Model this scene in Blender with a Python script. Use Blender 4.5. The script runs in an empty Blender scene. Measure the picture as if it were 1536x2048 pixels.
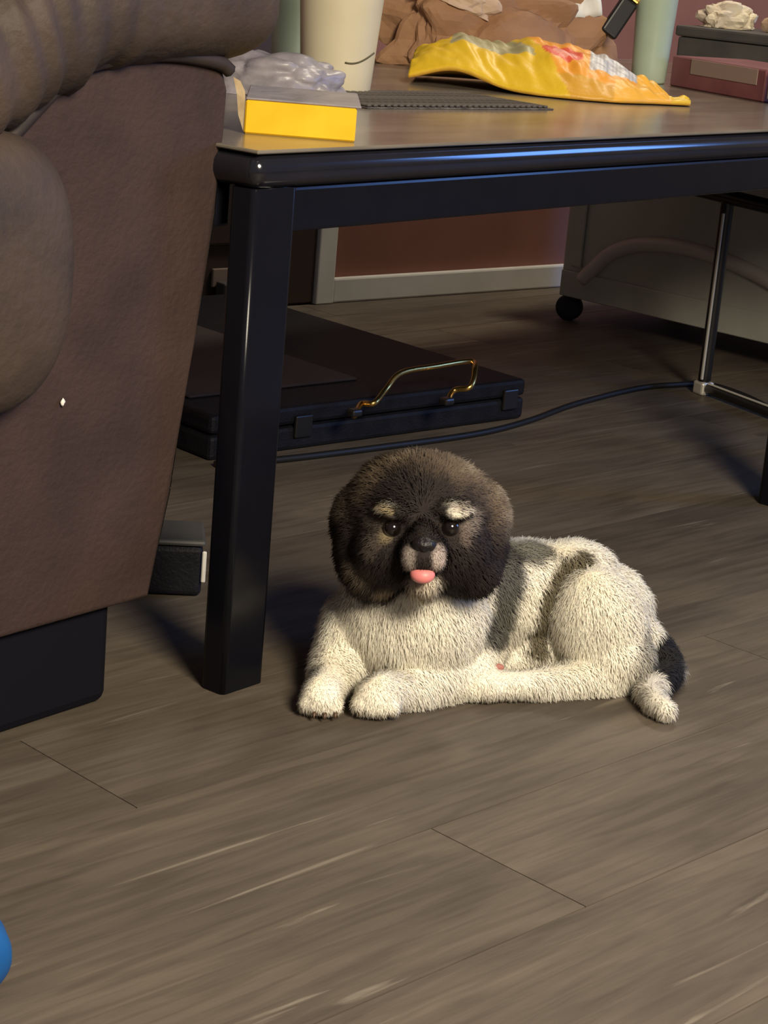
import bpy, bmesh, math, random
import numpy as np
from mathutils import Vector, Matrix, noise

random.seed(7)
rng = np.random.default_rng(7)
scene = bpy.context.scene
col = scene.collection

# ------------------------------------------------------------------ camera
F = 4000.0
PITCH = math.radians(16.2)
ROLL = math.radians(5.0)
CAM = Vector((0, 0, 0.69))
fw = Vector((0, math.cos(PITCH), -math.sin(PITCH)))
up0 = Vector((0, math.sin(PITCH), math.cos(PITCH)))
rt0 = Vector((1, 0, 0))
rt = rt0 * math.cos(ROLL) + up0 * math.sin(ROLL)
up = up0 * math.cos(ROLL) - rt0 * math.sin(ROLL)
cam = bpy.data.cameras.new('camera')
cam.sensor_fit = 'VERTICAL'
cam.sensor_height = 36
cam.lens = 36 * F / 2048
cam.clip_start = 0.05
cam_o = bpy.data.objects.new('camera', cam)
col.objects.link(cam_o)
m = Matrix((rt, up, -fw)).transposed().to_4x4()
m.translation = CAM
cam_o.matrix_world = m
scene.camera = cam_o

# ------------------------------------------------------------------ world and light
w = bpy.data.worlds.new('world')
scene.world = w
w.use_nodes = True
bg = w.node_tree.nodes['Background']
bg.inputs[0].default_value = (0.80, 0.78, 0.95, 1)
bg.inputs[1].default_value = 0.11


def area(name, loc, target, size, power, color, shape='DISK', sy=None):
    l = bpy.data.lights.new(name, 'AREA')
    l.shape = shape
    l.size = size
    if sy:
        l.size_y = sy
    l.energy = power
    l.color = color
    o = bpy.data.objects.new(name, l)
    col.objects.link(o)
    o.location = loc
    o.rotation_euler = (Vector(target) - Vector(loc)).to_track_quat('-Z', 'Y').to_euler()
    return o


area('floor_lamp_light', (0.92, -0.15, 1.66), (0.05, 1.6, 0.1), 0.80, 96, (1.0, 0.88, 0.69))
area('far_lamp_light', (0.75, 3.75, 2.25), (0.5, 3.9, 0), 0.40, 22, (1.0, 0.88, 0.68))
area('window_light', (3.80, 3.10, 1.45), (0.1, 1.9, 0.5), 0.9, 40, (0.15, 0.36, 1.0), 'RECTANGLE', 1.0)

scene.view_settings.view_transform = 'Standard'
scene.view_settings.look = 'None'
scene.view_settings.exposure = 0.0
scene.view_settings.gamma = 1.0
scene.view_settings.use_curve_mapping = False


# ------------------------------------------------------------------ helpers
def ray(x, y):
    return fw + rt * ((x - 768) / F) - up * ((y - 1024) / F)


def onz(x, y, z=0.0):
    d = ray(x, y)
    return CAM + d * ((z - CAM.z) / d.z)


def at(x, y, Y):
    d = ray(x, y)
    return CAM + d * (Y / d.y)


def onplane(x, y, p, n):
    d = ray(x, y)
    return CAM + d * ((p - CAM).dot(n) / d.dot(n))


def link(name, me, mat=None, parent=None, smooth=False):
    o = bpy.data.objects.new(name, me)
    col.objects.link(o)
    if mat and not me.materials:
        me.materials.append(mat)
    if parent:
        o.parent = parent
    if smooth:
        for p in me.polygons:
            p.use_smooth = True
    return o


def obj(name, bm, mat=None, parent=None, smooth=False):
    bmesh.ops.recalc_face_normals(bm, faces=bm.faces)
    me = bpy.data.meshes.new(name)
    bm.to_mesh(me)
    bm.free()
    return link(name, me, mat, parent, smooth)


def tag(o, label=None, cat=None, group=None, kind=None):
    if label: o['label'] = label
    if cat: o['category'] = cat
    if group: o['group'] = group
    if kind: o['kind'] = kind
    return o


def empty(name, loc, rz=0.0):
    o = bpy.data.objects.new(name, None)
    o.empty_display_size = 0.05
    col.objects.link(o)
    o.location = loc
    o.rotation_euler = (0, 0, rz)
    return o


def box(x0, x1, y0, y1, z0, z1, bev=0.0, seg=2, bm=None):
    b = bm or bmesh.new()
    t = bmesh.new()
    bmesh.ops.create_cube(t, size=1)
    for v in t.verts:
        v.co = Vector((x0 + (v.co.x + .5) * (x1 - x0), y0 + (v.co.y + .5) * (y1 - y0), z0 + (v.co.z + .5) * (z1 - z0)))
    if bev:
        bmesh.ops.bevel(t, geom=t.edges[:], offset=bev, segments=seg, profile=.5, affect='EDGES')
    if bm is None:
        b.free()
        return t
    me = bpy.data.meshes.new('tmp')
    t.to_mesh(me)
    t.free()
    b.from_mesh(me)
    bpy.data.meshes.remove(me)
    return b


def lathe(profile, n=40, bm=None):
    b = bm or bmesh.new()
    rings = []
    for r, z in profile:
        rings.append([b.verts.new((r * math.cos(2 * math.pi * i / n), r * math.sin(2 * math.pi * i / n), z)) for i in range(n)])
    for a, c in zip(rings, rings[1:]):
        for i in range(n):
            b.faces.new((a[i], a[(i + 1) % n], c[(i + 1) % n], c[i]))
    b.faces.new(rings[0])
    b.faces.new(rings[-1])
    return b


def smooth_path(pts, n):
    P = [Vector(p) for p in pts]
    P = [P[0] * 2 - P[1]] + P + [P[-1] * 2 - P[-2]]
    out = []
    segs = len(P) - 3
    for k in range(n + 1):
        t = k / n * segs
        i = min(int(t), segs - 1)
        f = t - i
        a, b_, c, d = P[i:i + 4]
        out.append(0.5 * ((2 * b_) + (c - a) * f + (2 * a - 5 * b_ + 4 * c - d) * f * f + (3 * b_ - a - 3 * c + d) * f ** 3))
    return out


def tube(pts, r, n=10, bm=None, caps=True):
    b = bm or bmesh.new()
    rings = []
    prev = None
    for i, p in enumerate(pts):
        d = (pts[min(i + 1, len(pts) - 1)] - pts[max(i - 1, 0)]).normalized()
        if prev is None:
            a = d.orthogonal().normalized()
        else:
            a = (prev - d * prev.dot(d)).normalized()
        prev = a
        c = d.cross(a)
        rr = r(i / (len(pts) - 1)) if callable(r) else r
        rings.append([b.verts.new(p + (a * math.cos(2 * math.pi * k / n) + c * math.sin(2 * math.pi * k / n)) * rr) for k in range(n)])
    for a, c in zip(rings, rings[1:]):
        for i in range(n):
            b.faces.new((a[i], a[(i + 1) % n], c[(i + 1) % n], c[i]))
    if caps:
        b.faces.new(rings[0])
        b.faces.new(rings[-1])
    return b


def remesh(bm, voxel, smooth_it=6, fac=.5):
    me = bpy.data.meshes.new('tmp_blob')
    bm.to_mesh(me)
    bm.free()
    o = bpy.data.objects.new('tmp_blob', me)
    col.objects.link(o)
    md = o.modifiers.new('r', 'REMESH')
    md.mode = 'VOXEL'
    md.voxel_size = voxel
    md.use_smooth_shade = True
    if smooth_it:
        s = o.modifiers.new('s', 'SMOOTH')
        s.factor = fac
        s.iterations = smooth_it
    dg = bpy.context.evaluated_depsgraph_get()
    dg.update()
    res = bpy.data.meshes.new_from_object(o.evaluated_get(dg))
    bpy.data.objects.remove(o)
    bpy.data.meshes.remove(me)
    return res


def ell(bm, c, r, rot=None, sub=3):
    mt = Matrix.Translation(Vector(c))
    if rot is not None:
        mt = mt @ rot.to_4x4()
    if not hasattr(r, '__len__'):
        r = (r, r, r)
    bmesh.ops.create_icosphere(bm, subdivisions=sub, radius=1, matrix=mt @ Matrix.Diagonal((*r, 1)))


def chain(bm, pts, step=.006):
    """pts: list of (Vector, radius): tapered capsules along the points"""
    for (p, r), (q, s) in zip(pts, pts[1:]):
        p, q = Vector(p), Vector(q)
        n = max(2, int((q - p).length / step))
        for k in range(n + 1):
            t = k / n
            ell(bm, p.lerp(q, t), r + (s - r) * t, sub=2)


# ------------------------------------------------------------------ materials
def mat(name, base, rough=.5, metallic=0.0, noise_amt=0.0, noise_scale=20.0, base2=None, bump=0.0, bump_scale=200.0,
        stretch=(1, 1, 1), coat=0.0, spec=.5, trans=0.0, attr=None, emit=None, estr=0, sub=0):
    m = bpy.data.materials.new(name)
    m.use_nodes = True
    nt = m.node_tree
    b = nt.nodes['Principled BSDF']
    b.inputs['Base Color'].default_value = (*base, 1)
    b.inputs['Roughness'].default_value = rough
    b.inputs['Metallic'].default_value = metallic
    b.inputs['Coat Weight'].default_value = coat
    b.inputs['Coat Roughness'].default_value = .12
    b.inputs['Specular IOR Level'].default_value = spec
    b.inputs['Transmission Weight'].default_value = trans
    if sub:
        b.inputs['Subsurface Weight'].default_value = sub
        b.inputs['Subsurface Radius'].default_value = (.01, .008, .005)
    if emit:
        b.inputs['Emission Color'].default_value = (*emit, 1)
        b.inputs['Emission Strength'].default_value = estr
    tc = nt.nodes.new('ShaderNodeTexCoord')
    mp = nt.nodes.new('ShaderNodeMapping')
    mp.inputs['Scale'].default_value = stretch
    nt.links.new(tc.outputs['Object'], mp.inputs['Vector'])
    if attr:
        a = nt.nodes.new('ShaderNodeAttribute')
        a.attribute_name = attr
        nt.links.new(a.outputs['Color'], b.inputs['Base Color'])
    elif base2:
        n = nt.nodes.new('ShaderNodeTexNoise')
        n.inputs['Scale'].default_value = noise_scale
        n.inputs['Detail'].default_value = 5
        nt.links.new(mp.outputs[0], n.inputs['Vector'])
        r = nt.nodes.new('ShaderNodeValToRGB')
        r.color_ramp.elements[0].position = .35
        r.color_ramp.elements[0].color = (*base, 1)
        r.color_ramp.elements[1].position = .68
        r.color_ramp.elements[1].color = (*base2, 1)
        nt.links.new(n.outputs['Fac'], r.inputs[0])
        nt.links.new(r.outputs[0], b.inputs['Base Color'])
    if bump:
        n2 = nt.nodes.new('ShaderNodeTexNoise')
        n2.inputs['Scale'].default_value = bump_scale
        n2.inputs['Detail'].default_value = 4
        nt.links.new(mp.outputs[0], n2.inputs['Vector'])
        bp = nt.nodes.new('ShaderNodeBump')
        bp.inputs['Strength'].default_value = bump
        bp.inputs['Distance'].default_value = .004
        nt.links.new(n2.outputs['Fac'], bp.inputs['Height'])
        nt.links.new(bp.outputs[0], b.inputs['Normal'])
    return m


def plank_material():
    m = bpy.data.materials.new('wood_look_plank')
    m.use_nodes = True
    nt = m.node_tree
    L = nt.links.new
    b = nt.nodes['Principled BSDF']
    tc = nt.nodes.new('ShaderNodeTexCoord')
    oi = nt.nodes.new('ShaderNodeObjectInfo')
    add = nt.nodes.new('ShaderNodeVectorMath')
    add.operation = 'ADD'
    comb = nt.nodes.new('ShaderNodeCombineXYZ')
    mul = nt.nodes.new('ShaderNodeMath')
    mul.operation = 'MULTIPLY'
    mul.inputs[1].default_value = 37.0
    L(oi.outputs['Random'], mul.inputs[0])
    L(mul.outputs[0], comb.inputs[0])
    L(mul.outputs[0], comb.inputs[2])
    L(tc.outputs['Object'], add.inputs[0])
    L(comb.outputs[0], add.inputs[1])

    def nz(scale, detail, sx, sy, dist=0.0):
        mp = nt.nodes.new('ShaderNodeMapping')
        mp.inputs['Scale'].default_value = (sx, sy, 1)
        L(add.outputs[0], mp.inputs['Vector'])
        n = nt.nodes.new('ShaderNodeTexNoise')
        n.inputs['Scale'].default_value = scale
        n.inputs['Detail'].default_value = detail
        n.inputs['Distortion'].default_value = dist
        L(mp.outputs[0], n.inputs['Vector'])
        return n

    broad = nz(4.0, 6, 1.0, 2.6, .6)
    grain = nz(16.0, 8, .5, 6.0, .5)
    streak = nz(5.0, 5, .7, 11.0, .8)
    r1 = nt.nodes.new('ShaderNodeValToRGB')
    r1.color_ramp.elements[0].position = .3
    r1.color_ramp.elements[0].color = (.090, .072, .056, 1)
    r1.color_ramp.elements[1].position = .72
    r1.color_ramp.elements[1].color = (.156, .128, .096, 1)
    L(broad.outputs['Fac'], r1.inputs[0])
    r2 = nt.nodes.new('ShaderNodeValToRGB')
    r2.color_ramp.elements[0].position = .32
    r2.color_ramp.elements[0].color = (.74, .72, .71, 1)
    r2.color_ramp.elements[1].position = .62
    r2.color_ramp.elements[1].color = (1.05, 1.04, 1.02, 1)
    L(grain.outputs['Fac'], r2.inputs[0])
    mx = nt.nodes.new('ShaderNodeMix')
    mx.data_type = 'RGBA'
    mx.blend_type = 'MULTIPLY'
    mx.inputs[0].default_value = 1
    L(r1.outputs[0], mx.inputs[6])
    L(r2.outputs[0], mx.inputs[7])
    r3 = nt.nodes.new('ShaderNodeValToRGB')
    r3.color_ramp.elements[0].position = .66
    r3.color_ramp.elements[0].color = (0, 0, 0, 1)
    r3.color_ramp.elements[1].position = .78
    r3.color_ramp.elements[1].color = (.75, .75, .75, 1)
    L(streak.outputs['Fac'], r3.inputs[0])
    mx2 = nt.nodes.new('ShaderNodeMix')
    mx2.data_type = 'RGBA'
    L(r3.outputs[0], mx2.inputs[0])
    L(mx.outputs[2], mx2.inputs[6])
    mx2.inputs[7].default_value = (.33, .285, .22, 1)
    # every plank has its own tone
    mr = nt.nodes.new('ShaderNodeMapRange')
    mr.inputs[3].default_value = .88
    mr.inputs[4].default_value = 1.12
    L(oi.outputs['Random'], mr.inputs[0])
    vm = nt.nodes.new('ShaderNodeVectorMath')
    vm.operation = 'SCALE'
    L(mx2.outputs[2], vm.inputs[0])
    L(mr.outputs[0], vm.inputs['Scale'])
    L(vm.outputs[0], b.inputs['Base Color'])
    b.inputs['Roughness'].default_value = .55
    b.inputs['Specular IOR Level'].default_value = .35
    bp = nt.nodes.new('ShaderNodeBump')
    bp.inputs['Strength'].default_value = .25
    bp.inputs['Distance'].default_value = .002
    L(grain.outputs['Fac'], bp.inputs['Height'])
    L(bp.outputs[0], b.inputs['Normal'])
    return m


M = {}
M['plank'] = plank_material()
M['gap'] = mat('floor_gap', (.02, .016, .012), .9)
M['wall'] = mat('brown_wall', (.24, .098, .068), .7, base2=(.29, .125, .088), noise_scale=6)
M['wall_pale'] = mat('pale_wall', (.42, .38, .32), .8, base2=(.46, .42, .35), noise_scale=3)
M['white_trim'] = mat('white_trim', (.78, .76, .70), .5, base2=(.70, .68, .62), noise_scale=12)
M['door'] = mat('dark_door', (.045, .028, .02), .5, base2=(.06, .036, .026), noise_scale=9, stretch=(1, 1, .1))
M['black'] = mat('black_lacquer', (.006, .006, .009), .20, spec=.18, base2=(.007, .007, .010), noise_scale=30)
M['band'] = mat('polished_black_edge', (.010, .010, .014), .13, spec=.8, base2=(.013, .012, .016), noise_scale=30)
M['edge'] = mat('worn_lacquer_edge', (.10, .09, .075), .32, base2=(.20, .17, .13), noise_scale=14, metallic=.2)
M['tabletop'] = mat('dark_tabletop', (.135, .115, .090), .26, base2=(.22, .19, .145), noise_scale=7, stretch=(1, 4, 1), coat=.2)
M['suede'] = mat('brown_suede', (.028, .013, .010), .80, base2=(.048, .025, .019), noise_scale=11, bump=.35, bump_scale=160)
M['suede_top'] = mat('brown_suede_pad', (.030, .019, .013), .66, base2=(.064, .042, .029), noise_scale=9, bump=.4, bump_scale=90)
M['piping'] = mat('dark_piping', (.020, .013, .010), .7, base2=(.03, .018, .013), noise_scale=30)
M['under_shade'] = mat('black_under_shade', (.006, .006, .010), .9, spec=.1)  # near black, paints the shadow under the recliner
M['cup'] = mat('cream_plastic', (.62, .55, .38), .38, base2=(.66, .59, .42), noise_scale=15, sub=.2)
M['line'] = mat('dark_line', (.10, .085, .04), .6)
M['yellow'] = mat('yellow_carton', (.85, .47, .010), .33, base2=(.90, .55, .02), noise_scale=25)
M['grey_film'] = mat('grey_film', (.25, .23, .26), .38, base2=(.36, .33, .35), noise_scale=30, bump=.3, bump_scale=60)
M['torn'] = mat('torn_cardboard', (.42, .30, .16), .8, base2=(.55, .44, .28), noise_scale=60)
M['paper'] = mat('brown_paper', (.30, .155, .075), .75, base2=(.38, .21, .11), noise_scale=14, bump=.2, bump_scale=120)
M['tan_paper'] = mat('tan_paper', (.52, .36, .24), .75, base2=(.58, .42, .29), noise_scale=14)
M['bagprint'] = mat('printed_foil', (1, 1, 1), .46, attr='print', bump=.25, bump_scale=80)
M['green'] = mat('green_tumbler', (.40, .50, .38), .3, base2=(.47, .56, .45), noise_scale=12, sub=.15)
M['mat'] = mat('woven_mat', (.045, .036, .03), .7, base2=(.16, .14, .12), noise_scale=70)
M['white'] = mat('white_paper', (.82, .82, .78), .6)
M['cream'] = mat('cream_paper', (.66, .56, .44), .7, base2=(.78, .70, .50), noise_scale=22)
M['magenta'] = mat('magenta_cover', (.17, .05, .06), .5, base2=(.23, .08, .085), noise_scale=18)
M['label'] = mat('pinkish_label', (.30, .22, .18), .6)
M['dark_box'] = mat('dark_grey_box', (.050, .050, .048), .6, base2=(.085, .08, .075), noise_scale=15)
M['case'] = mat('black_case', (.007, .007, .010), .55, spec=.2, base2=(.011, .011, .015), noise_scale=40, bump=.3, bump_scale=300)
M['case_top'] = mat('case_panel', (.035, .025, .025), .6, base2=(.055, .038, .034), noise_scale=12)
M['brass'] = mat('brass', (.78, .52, .16), .28, metallic=1.0, base2=(.70, .44, .13), noise_scale=40)
M['steel_glint'] = mat('steel_and_highlight', (.80, .76, .66), .35, metallic=.5)  # foot cap steel, also the painted highlights on the black tubes
M['blacktube'] = mat('black_tube', (.012, .011, .011), .35)
M['cable'] = mat('black_cable', (.008, .008, .009), .5)
M['tote'] = mat('grey_green_plastic', (.36, .37, .32), .4, base2=(.46, .46, .40), noise_scale=5)
M['ridge'] = mat('pale_plastic_ridge', (.52, .47, .42), .4, base2=(.60, .54, .49), noise_scale=9)
M['caster'] = mat('black_rubber', (.010, .010, .013), .7)
M['blue'] = mat('blue_toy', (.003, .075, .25), .55, base2=(.004, .095, .30), noise_scale=15)
M['lint'] = mat('white_lint', (.8, .76, .68), .9)
M['dogskin'] = mat('dog_coat_base', (1, 1, 1), .8, attr='coat', spec=.2)
M['fur'] = mat('dog_fur', (1, 1, 1), .75, attr='coat', spec=.25)
M['eye'] = mat('dog_eye', (.008, .005, .004), .05, coat=1.0)
M['nose'] = mat('dog_nose', (.012, .010, .011), .35, bump=.4, bump_scale=400)
M['tongue'] = mat('dog_tongue', (.78, .25, .24), .45, sub=.2)
M['claw'] = mat('dog_claw', (.10, .055, .03), .4)
M['pad'] = mat('dog_toe_pad', (.42, .16, .13), .6)

# ------------------------------------------------------------------ floor: planks
AZ = math.radians(46)
A = Vector((math.cos(AZ), math.sin(AZ), 0))
B = Vector((-math.sin(AZ), math.cos(AZ), 0))
floor = empty('floor', (0, 0, 0))
tag(floor, 'grey brown wood-look plank floor', kind='structure')
sub = box(-1.6, 6.0, -2.6, 4.4, -.03, -.0035)
so = obj('subfloor', sub, M['gap'], floor)
so.rotation_euler = (0, 0, AZ)
PW, PL, B0 = .163, 1.22, .820
starts = {0: 1.104, 2: .933, 1: .47, -1: .62, -2: 1.35, 3: 1.52, -3: .2, 4: .55, 5: 1.3, 6: .9}
pm = box(0, PL, 0, PW, -.008, 0)
bmesh.ops.recalc_face_normals(pm, faces=pm.faces)
pme = bpy.data.meshes.new('plank')
pm.to_mesh(pme)
pm.free()
pme.materials.append(M['plank'])
for k in range(-20, 22):
    b0 = B0 + k * PW
    a0 = starts.get(k, (k * .4618) % 1.0 * PL)
    a = a0 - 3 * PL
    while a < 5.6:
        c = A * (a + PL / 2) + B * b0
        if a + PL > -1.0 and c.y > -.6 and c.y < 6.2 and abs(c.x) < 3.2:
            o = link('plank', pme, None, floor)
            o.location = A * (a + .0006) + B * (b0 + .0006)
            o.rotation_euler = (0, 0, AZ)
            o.scale = ((PL - .0012) / PL, (PW - .0012) / PW, 1)
        a += PL

# ------------------------------------------------------------------ walls
WAZ = math.radians(42)
WU = Vector((math.cos(WAZ), math.sin(WAZ), 0))
WN = Vector((math.sin(WAZ), -math.cos(WAZ), 0))     # towards the room
W0 = onz(840, 591)                                    # foot of the wall below the table


def wall_piece(name, s0, s1, z0, z1, d0, d1, mt, parent=None, bev=0.0):
    b = box(s0, s1, -d1, -d0, z0, z1, bev)
    o = obj(name, b, mt, parent)
    if parent is None:
        o.location = W0
        o.rotation_euler = (0, 0, WAZ)
    return o


def s_on_wall(x, y):
    p = onplane(x, y, W0, WN)
    return (p - W0).dot(WU), p.z


sl, _ = s_on_wall(626, 500)
sr, _ = s_on_wall(662, 500)
tag(wall_piece('wall_back', -2.6, 2.4, 0, 2.5, -.12, 0, M['wall']), 'brown wall behind the table', kind='structure')
tag(wall_piece('baseboard_back', sr, 2.4, 0, .048, 0.0005, .016, M['white_trim'], bev=.004), 'narrow white baseboard along the brown wall', kind='structure')
tag(wall_piece('trim_1', sl, sr - .001, 0, 2.05, .0005, .02, M['white_trim'], bev=.003), 'white upright door casing', kind='structure')
dr = empty('door_1', W0, WAZ)
tag(dr, 'dark brown door beside the white casing', kind='structure')
wall_piece('door_leaf', sl - .86, sl - .002, .004, 2.04, .0005, .012, M['door'], dr, .002)
for q in range(2):
    wall_piece('door_panel', sl - .76, sl - .10, .12 + q * .98, .95 + q * .98, .0125, .02, M['door'], dr, .006)
kb = lathe([(.0, 0), (.012, 0), (.012, .03), (.026, .04), (.028, .055), (.018, .066), (.0, .066)][1:-1], 20)
ko = obj('door_knob', kb, M['brass'], dr, True)
ko.location = (sl - .07, -.0125, 1.0)
ko.rotation_euler = (math.pi / 2, 0, 0)

# right wall with the window that lets the blue evening light in
R0 = W0 + WU * 2.4
rw = empty('wall_right', R0, WAZ - math.pi / 2)
tag(rw, 'pale wall with the blue evening window', kind='structure')
ws, we = 2.55, 3.65


def rwp(name, s0, s1, z0, z1, d0=0, d1=.12, mt=None, bev=0.0):
    return obj(name, box(s0, s1, d0, d1, z0, z1, bev), mt or M['wall_pale'], rw)


rwp('wall_section', .01, ws, 0, 2.5)
rwp('wall_section', we, 4.6, 0, 2.5)
rwp('wall_section', ws, we, 0, .95)
rwp('wall_section', ws, we, 1.95, 2.5)

# wall outlet low on the door side
s, z = s_on_wall(432, 553)
ol = empty('outlet_plate', W0 + WU * s + WN * .013 + Vector((0, 0, z)), WAZ)
tag(ol, 'small pale outlet plate low on the wall between armchair and table leg', 'outlet')
obj('plate', box(-.021, .021, -.006, 0, -.016, .018, .002), M['label'], ol)
obj('plug', box(-.015, .016, -.034, -.0065, -.062, -.004, .004), M['dark_box'], ol)

# ------------------------------------------------------------------ table
TAZ = math.radians(52)
TU = Vector((math.cos(TAZ), math.sin(TAZ), 0))
TV = Vector((-math.sin(TAZ), math.cos(TAZ), 0))
T0 = Vector((-.134, 1.722, 0))
TH = .50
table = empty('coffee_table', T0, TAZ)
tag(table, 'long low black table with square legs, loaded with cups and bags', 'table')
TL, TD = 1.95, .84
obj('tabletop', box(-.004, TL, -.004, TD, TH - .003, TH + .0005, .001, 1), M['tabletop'], table)
rim = box(-.006, TL + .002, -.006, TD + .002, TH - .034, TH - .0031, .0145, 6)
obj('edge_band', rim, M['band'], table, True)
obj('apron', box(.05, TL - .02, .004, .024, TH - .074, TH - .034, .003), M['black'], table)
obj('apron', box(.05, TL - .02, TD - .024, TD - .004, TH - .074, TH - .034, .003), M['black'], table)
obj('apron', box(.004, .024, .05, TD - .05, TH - .074, TH - .034, .003), M['black'], table)
obj('apron', box(TL - .024, TL - .004, .05, TD - .05, TH - .074, TH - .034, .003), M['black'], table)


def leg(u, v, name='leg'):
    b = bmesh.new()
    bmesh.ops.create_cube(b, size=1)
    for q in b.verts:
        q.co = Vector((q.co.x * .056, q.co.y * .030, (q.co.z + .5) * (TH - .034)))
    ed = [e for e in b.edges if abs(e.verts[0].co.z - e.verts[1].co.z) > .1]
    bmesh.ops.bevel(b, geom=ed, offset=.006, segments=4, profile=.5, affect='EDGES')
    o = obj(name, b, M['black'], table, True)
    o.location = (u, v, 0)
    md = o.modifiers.new('n', 'WEIGHTED_NORMAL')
    return o


LEGS = [(.028, .015), (1.085, .015), (.028, TD - .02), (.55, TD - .02), (TL - .03, .015)]
for u, v in LEGS:
    leg(u, v)


def tpt(x, y, z=TH):
    """point of the photograph on the table's plane"""
    return onz(x, y, z)


# ------------------------------------------------------------------ recliner
RAZ = math.radians(52.7)
RU = Vector((math.cos(RAZ), math.sin(RAZ), 0))
RV = Vector((-math.sin(RAZ), math.cos(RAZ), 0))
RP = onz(300, 1195, .095)                       # lower right corner of the front panel
RO = Vector((RP.x, RP.y, 0))
rec = empty('recliner', RO, RAZ)
tag(rec, 'brown suede recliner armchair at the left, arm beside the table', 'armchair')


def ruz(x, y, v=0.0):
    p = onplane(x, y, RO + RV * v, RV)
    d = p - RO
    return d.dot(RU), p.z


outl = [(-420, 1398), (300, 1195), (340, 985), (392, 700), (430, 430), (452, 270), (459, 180), (450, 140), (400, 118), (300, 116), (230, 124), (160, 142), (110, 180), (60, 232), (5, 290), (-60, 350), (-420, 380)]
pts = [ruz(*p) for p in outl]
b = bmesh.new()
f = b.faces.new([b.verts.new((u, 0, z)) for u, z in pts])
ex = bmesh.ops.extrude_face_region(b, geom=[f])
for v in [g for g in ex['geom'] if isinstance(g, bmesh.types.BMVert)]:
    v.co.y += .055
bmesh.ops.bevel(b, geom=[e for e in b.edges if e.calc_face_angle(0) > .9 and abs(e.verts[0].co.y) < 1e-5 and abs(e.verts[1].co.y) < 1e-5], offset=.006, segments=3, profile=.5, affect='EDGES')
arm_panel = obj('arm_panel', b, M['suede'], rec, True)
arm_panel.modifiers.new('n', 'WEIGHTED_NORMAL')
# piping along the arch
pp = [Vector((u, -.004, z + .001)) for u, z in [ruz(*p) for p in [(452, 142), (430, 126), (360, 112), (300, 110), (230, 118), (160, 137), (105, 178), (55, 230), (0, 290), (-60, 350)]]]
obj('piping', tube(smooth_path(pp, 60), .0065, 8), M['piping'], arm_panel, True)
# padded arm top: swept roll
cl = [ruz(*p) for p in [(-170, 215), (-60, 130), (40, 60), (130, 16), (230, -8), (330, -18), (420, -20), (500, -26), (556, -32)]]
path = smooth_path([(u, 0, z) for u, z in cl], 110)
b = bmesh.new()
rings = []
NR = 44
npth = len(path)
for i, p in enumerate(path):
    d = (path[min(i + 1, npth - 1)] - path[max(i - 1, 0)]).normalized()
    nrm = Vector((-d.z, 0, d.x))
    t = i / (npth - 1)
    # round end at the right
    e = (1 - t) * 1.45
    cap = math.sqrt(max(0, 1 - (1 - min(1, e / .25)) ** 2)) if e < .25 else 1
    cap = max(cap, .02)
    gath = math.exp(-((t - .28) / .2) ** 2)
    ring = []
    for k in range(NR):
        a = 2 * math.pi * k / NR
        ca, sa = math.cos(a), math.sin(a)
        ex_ = .62
        x = math.copysign(abs(ca) ** ex_, ca)
        y = math.copysign(abs(sa) ** ex_, sa)
        wr = 1 + gath * .17 * noise.noise(Vector((t * 24 + .5 * math.sin(a * 2), ca * .8, sa * .8))) * max(0, .6 - y) + .012 * noise.noise(Vector((t * 9, ca * 1.5, sa * 1.5)))
        r1 = .073 * cap * wr
        r2 = (.235 * (.35 + .65 * cap)) * (1 + .15 * (wr - 1))
        ring.append(b.verts.new(p + nrm * (x * r1) + Vector((0, .195 + y * r2, 0))))
    rings.append(ring)
for a_, c_ in zip(rings, rings[1:]):
    for k in range(NR):
        b.faces.new((a_[k], a_[(k + 1) % NR], c_[(k + 1) % NR], c_[k]))
b.faces.new(rings[0])
b.faces.new(rings[-1])
obj('arm_pad', b, M['suede_top'], rec, True)
# body behind the panel, and a base painted black for the shadow beneath
obj('arm_body', box(-.50, -.012, .056, .62, .11, .44, .02), M['suede'], rec)
obj('base', box(-.48, -.035, .012, .60, .0, .105, .01), M['under_shade'], rec)
obj('backrest', box(-.95, -.34, .50, .72, .2, .98, .06, 4), M['suede_top'], rec, True)
# rounded footrest pad in front of the panel
cu, cz = ruz(-46, 556, -.02)
ru_, rz_ = .088, .112
b = bmesh.new()
bmesh.ops.create_icosphere(b, subdivisions=5, radius=1)
for v in b.verts:
    x, y, z = v.co
    ex_ = .72
    v.co = Vector((math.copysign(abs(x) ** ex_, x) * ru_ * 1.05, math.copysign(abs(y) ** .8, y) * .045, math.copysign(abs(z) ** .85, z) * rz_))
    v.co += Vector((cu, -.012, cz))
obj('footrest_pad', b, M['suede_top'], rec, True)
lu, lz = ruz(122, 803)
b = bmesh.new()
bmesh.ops.create_icosphere(b, subdivisions=2, radius=.0026)
for v in b.verts:
    v.co += v.co.normalized() * .0006 * noise.noise(v.co * 900) * 3
    v.co = Vector((v.co.x * .9, v.co.y * .5, v.co.z * 1.3)) + Vector((lu, -.0022, lz))
lo = obj('lint_speck', b, M['lint'], arm_panel, True)
lo['label'] = 'tiny white speck on the panel'

# small dark metal box on the floor behind the front table leg
bp_ = onz(392, 1208)
mb = empty('metal_box', (bp_.x - .036, bp_.y + .05, 0), math.radians(8))
tag(mb, 'small dark box on the floor between armchair and front table leg', 'box')
obj('box_body', box(-.05, .034, -.035, .035, .001, .056, .006, 3), M['case'], mb)
obj('lid', box(-.052, .036, -.037, .037, .0565, .063, .003, 2), M['dark_box'], mb)
obj('corner_glint', box(.033, .0375, -.0385, -.0345, .018, .052, .001, 1), M['white_trim'], mb)  # white strip painting the reflected light on the box edge

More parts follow.
